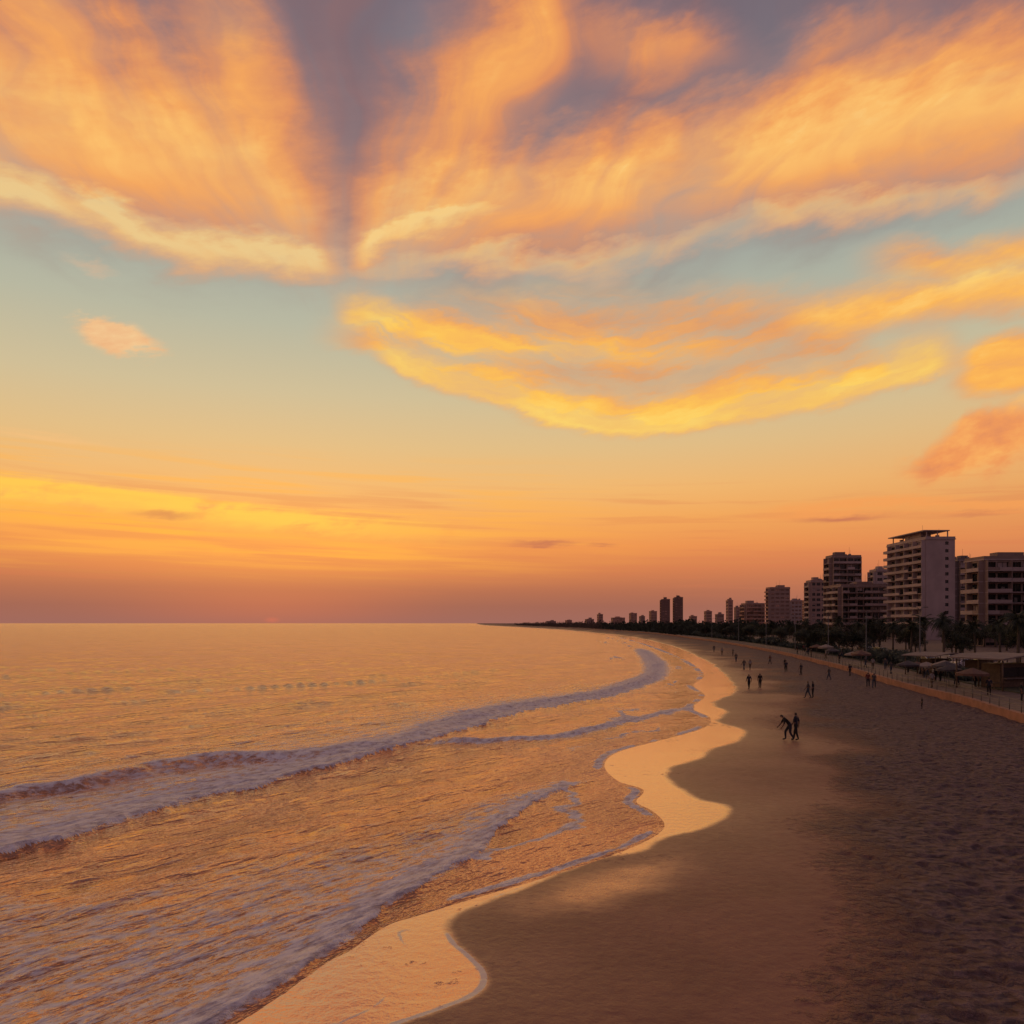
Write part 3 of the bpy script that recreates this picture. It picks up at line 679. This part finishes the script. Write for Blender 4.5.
def parasol(c):
    mb=MB(); mb.tube([(0,0,0),(0,0,2.5)],[.03,.025],6,1); N=10; vs=[(0,0,2.6)]
    for k in range(N): vs.append((1.5*math.cos(k*2*math.pi/N),1.5*math.sin(k*2*math.pi/N),2.05+(.05 if k%2 else 0)))
    for k in range(N): vs.append((1.5*math.cos(k*2*math.pi/N),1.5*math.sin(k*2*math.pi/N),1.85))
    mb.add(vs,[(0,1+k,1+(k+1)%N) for k in range(N)]+[(1+k,1+N+k,1+N+(k+1)%N,1+(k+1)%N) for k in range(N)],0)
    return mb.mesh('beach_parasol',[c,metalm])
ps=[parasol(simple('canvas_brown',(0.14,.07,.05),.8,.1,2)),parasol(simple('canvas_cream',(0.30,.24,.2),.8,.1,2)),parasol(simple('canvas_dark',(0.06,.05,.06),.8,.1,2))]
for i in range(14):
    Yd=r.uniform(70,160); place('beach_parasol',ps[i%3],(along(r.uniform(1.5,6),Yd),Yd,PZ),r.uniform(0,3),r.uniform(.8,1))
mb=MB(); a=offs(K,0.3); Ys=[p[1] for p in a]; Xs=[p[0] for p in a]; yy=30
pr=[]
while yy<330:
    X=float(np.interp(yy,Ys,Xs)); mb.tube([(X,yy,PZ+.10),(X,yy,PZ+.95)],[.03,.03],5,0); pr.append((X,yy)); yy+=2.2
for hz_ in (.6,.95):
    mb.tube([(p[0],p[1],PZ+hz_) for p in pr],[.02]*len(pr),5,0,False)
place('railing',mb.mesh('railing',[metalm]),(0,0,0))

# ------------------------------------------------------------------ people
import bmesh
skinm=simple('skin',(0.22,.12,.08),.6,.05,3); hairm=simple('hair',(0.02,.014,.01),.6,.2,8); shoe=simple('shoe',(0.03,.03,.03),.6,.1,4)
cl={n:simple('cloth_'+n,c,.85,.15,5) for n,c in dict(navy=(.02,.02,.035),black=(.015,.013,.014),grey=(.07,.06,.06),white=(.28,.25,.24),red=(.12,.025,.025),denim=(.035,.045,.07),khaki=(.10,.07,.045)).items()}
def person(pose,top,bot):
    V={};R={}
    def P(n,co,r): V[n]=Vector(co); R[n]=r
    if pose=='bend':
        P('pel',(0,-.10,.90),.14);P('sp',(0,.02,1.07),.13);P('ch',(0,.18,1.23),.145);P('nk',(0,.28,1.34),.06);P('hd',(0,.37,1.40),.092);P('tp',(0,.42,1.47),.075)
        arms={1:[(.18,.20,1.25),(.21,.34,1.0),(.18,.50,.80)],-1:[(-.18,.20,1.25),(-.21,.24,.98),(-.17,.36,.76)]}
        legs={1:[(.10,-.10,.86),(.11,.14,.50),(.11,.12,.08),(.11,.30,.035)],-1:[(-.10,-.12,.86),(-.11,-.10,.48),(-.12,-.32,.10),(-.12,-.16,.035)]}
    else:
        st=dict(walk=.26,stand=.03,stroll=.16)[pose]
        P('pel',(0,0,.93),.135);P('sp',(0,.01,1.12),.122);P('ch',(0,0,1.33),.145);P('nk',(0,.01,1.47),.06);P('hd',(0,.03,1.57),.09);P('tp',(0,.025,1.66),.075)
        arms={}; legs={}
        for q in (1,-1):
            sw=-st*q
            arms[q]=[(q*.185,0,1.39),(q*.235,sw*.5-.02,1.12),(q*.235,sw*.9+.07,.88)]
            f_=st*q
            legs[q]=[(q*.095,0,.88),(q*.10,f_*.55+.03,.48),(q*.10,f_*1.0-(.12*st if f_<0 else 0),.08 if f_>0 else .10),(q*.11,f_*1.0+.17,.035)]
    names=[('pel','sp','top'),('sp','ch','top'),('ch','nk','skin'),('nk','hd','skin'),('hd','tp','head')]
    for q in (1,-1):
        for nm,co,rr in zip(('sh','el','wr'),arms[q],(.075,.053,.035)): P(nm+str(q),co,rr)
        for nm,co,rr in zip(('hp','kn','an','to'),legs[q],(.105,.074,.050,.04)): P(nm+str(q),co,rr)
        q=str(q); names+=[('ch','sh'+q,'top'),('sh'+q,'el'+q,'top'),('el'+q,'wr'+q,'skin'),('pel','hp'+q,'bot'),('hp'+q,'kn'+q,'bot'),('kn'+q,'an'+q,'bot'),('an'+q,'to'+q,'shoe')]
    for q in (1,-1):
        w=V['wr'+str(q)]; d=(w-V['el'+str(q)]).normalized()
        P('pm%d'%q,w+d*.075,.03); names.append(('wr%d'%q,'pm%d'%q,'skin'))
    order=list(V.keys()); verts=[V[n] for n in order]; rad=[R[n] for n in order]; edges=[(order.index(a),order.index(b)) for a,b,_ in names]; roots=[0]
    tags=[(V[a],V[b],t) for a,b,t in names]
    for q in (1,-1):
        w=V['wr%d'%q]; p=V['pm%d'%q]; d=(p-w).normalized(); fw=(Vector((0,1,0))-d*d.y).normalized()
        for k,Lf in enumerate((.075,.085,.08,.062)):
            o=p+fw*(.027-.018*k); i0=len(verts); roots.append(i0)
            verts+= [o,o+d*Lf*.55,o+d*Lf*.95+Vector((-q*.02,0,0))]; rad+=[.0095,.009,.007]; edges+=[(i0,i0+1),(i0+1,i0+2)]; tags.append((o,verts[-1],'skin'))
        o=p+fw*.02-d*.03; i0=len(verts); roots.append(i0); verts+=[o,o+fw*.03+d*.02,o+fw*.04+d*.05]; rad+=[.012,.010,.008]; edges+=[(i0,i0+1),(i0+1,i0+2)]; tags.append((o,verts[-1],'skin'))
    me=bpy.data.meshes.new('tmp'); me.from_pydata([tuple(v) for v in verts],edges,[])
    ob=bpy.data.objects.new('tmp',me); scene.collection.objects.link(ob)
    ob.modifiers.new('s','SKIN')
    for i,r_ in enumerate(rad): me.skin_vertices[0].data[i].radius=(r_,r_*(.8 if i<3 else 1))
    for i in roots: me.skin_vertices[0].data[i].use_root=True
    sb=ob.modifiers.new('u','SUBSURF'); sb.levels=2; sb.render_levels=2
    dg=bpy.context.evaluated_depsgraph_get(); dg.update(); m2=bpy.data.meshes.new_from_object(ob.evaluated_get(dg)); bpy.data.objects.remove(ob)
    m2.materials.clear()
    for mt in (skinm,cl[top],cl[bot],shoe,hairm): m2.materials.append(mt)
    ix=dict(skin=0,top=1,bot=2,shoe=3,head=0)
    hd=V['hd']; up=(V['tp']-V['nk']).normalized(); fwd=Vector((0,1,0)) if pose!='bend' else Vector((0,.6,-.8))
    for pl in m2.polygons:
        c=pl.center; best=9e9;tg='top'
        for a,b,t in tags:
            ab=b-a; tt=max(0,min(1,(c-a).dot(ab)/max(ab.length_squared,1e-9))); dd=(c-(a+ab*tt)).length
            if dd<best: best=dd;tg=t
        mi=ix[tg]
        rel=c-hd
        if rel.length<.18 and (rel.dot(up)>.05 or rel.dot(fwd)<-.01) and rel.dot(up)>-.07: mi=4
        pl.material_index=mi; pl.use_smooth=True
    bm=bmesh.new(); bm.from_mesh(m2); sdv=Vector((1,0,0))
    def bl(c,r_,mi):
        n0=set(bm.faces); bmesh.ops.create_icosphere(bm,subdivisions=1,radius=r_,matrix=Matrix.Translation(c))
        for f in bm.faces:
            if f not in n0: f.material_index=mi; f.smooth=True
    bl(hd+fwd*.094,.016,0)
    for q in (1,-1): bl(hd+fwd*.086+sdv*q*.032+up*.015,.010,4); bl(hd+sdv*q*.088,.020,0)
    bm.to_mesh(m2); bm.free(); m2.name='person'
    return m2
pm={'a':person('bend','black','navy'),'b':person('stroll','navy','black'),'c':person('walk','grey','denim'),'d':person('stand','black','black'),'e':person('walk','red','navy'),'f':person('stroll','white','khaki')}
def pp(kind,px,py,rz,sc=1.0):
    x0,y0=gp(px,py,0.45); zz=ground_z(x0,y0); x0,y0=gp(px,py,zz); place('person',pm[kind],(x0,y0,zz-0.01),rz,sc)
pp('a',788,740,1.35,1.08); pp('b',796,740,0.9,1.05)
pp('b',749,689,0.2); pp('d',760,688,0.1); pp('c',744,670,.4); pp('f',750,670,.3)
pp('c',808,698,1.2);pp('d',813,698,1.0);pp('e',868,687,-.5);pp('c',874,688,-.6);pp('b',801,675,.8);pp('d',785,669,.5);pp('c',829,680,1.)
pp('b',786,672,2.6);pp('c',736,662,0);pp('e',770,664,1);pp('f',722,655,.2);pp('c',714,652,.3);pp('d',733,656,1);pp('b',850,676,.4);pp('d',922,709,.9,.6)
r2=random.Random(4)
for i in range(26):
    Yd=r2.uniform(62,190); place('person',pm[r2.choice('bcdef')],(along(r2.uniform(1.2,6.2),Yd),Yd,PZ),r2.uniform(0,6.3))

# ------------------------------------------------------------------ camera
cam=bpy.data.cameras.new('camera'); cam.lens=28; cam.sensor_width=36; cam.clip_end=60000; cam.clip_start=0.5
cam.shift_y=(HY-512)/1024
co=bpy.data.objects.new('camera',cam); co.location=(0,0,CH); co.rotation_euler=(math.radians(90),0,0); scene.collection.objects.link(co); scene.camera=co
scene.view_settings.view_transform='Standard'; scene.view_settings.look='None'; scene.view_settings.exposure=0
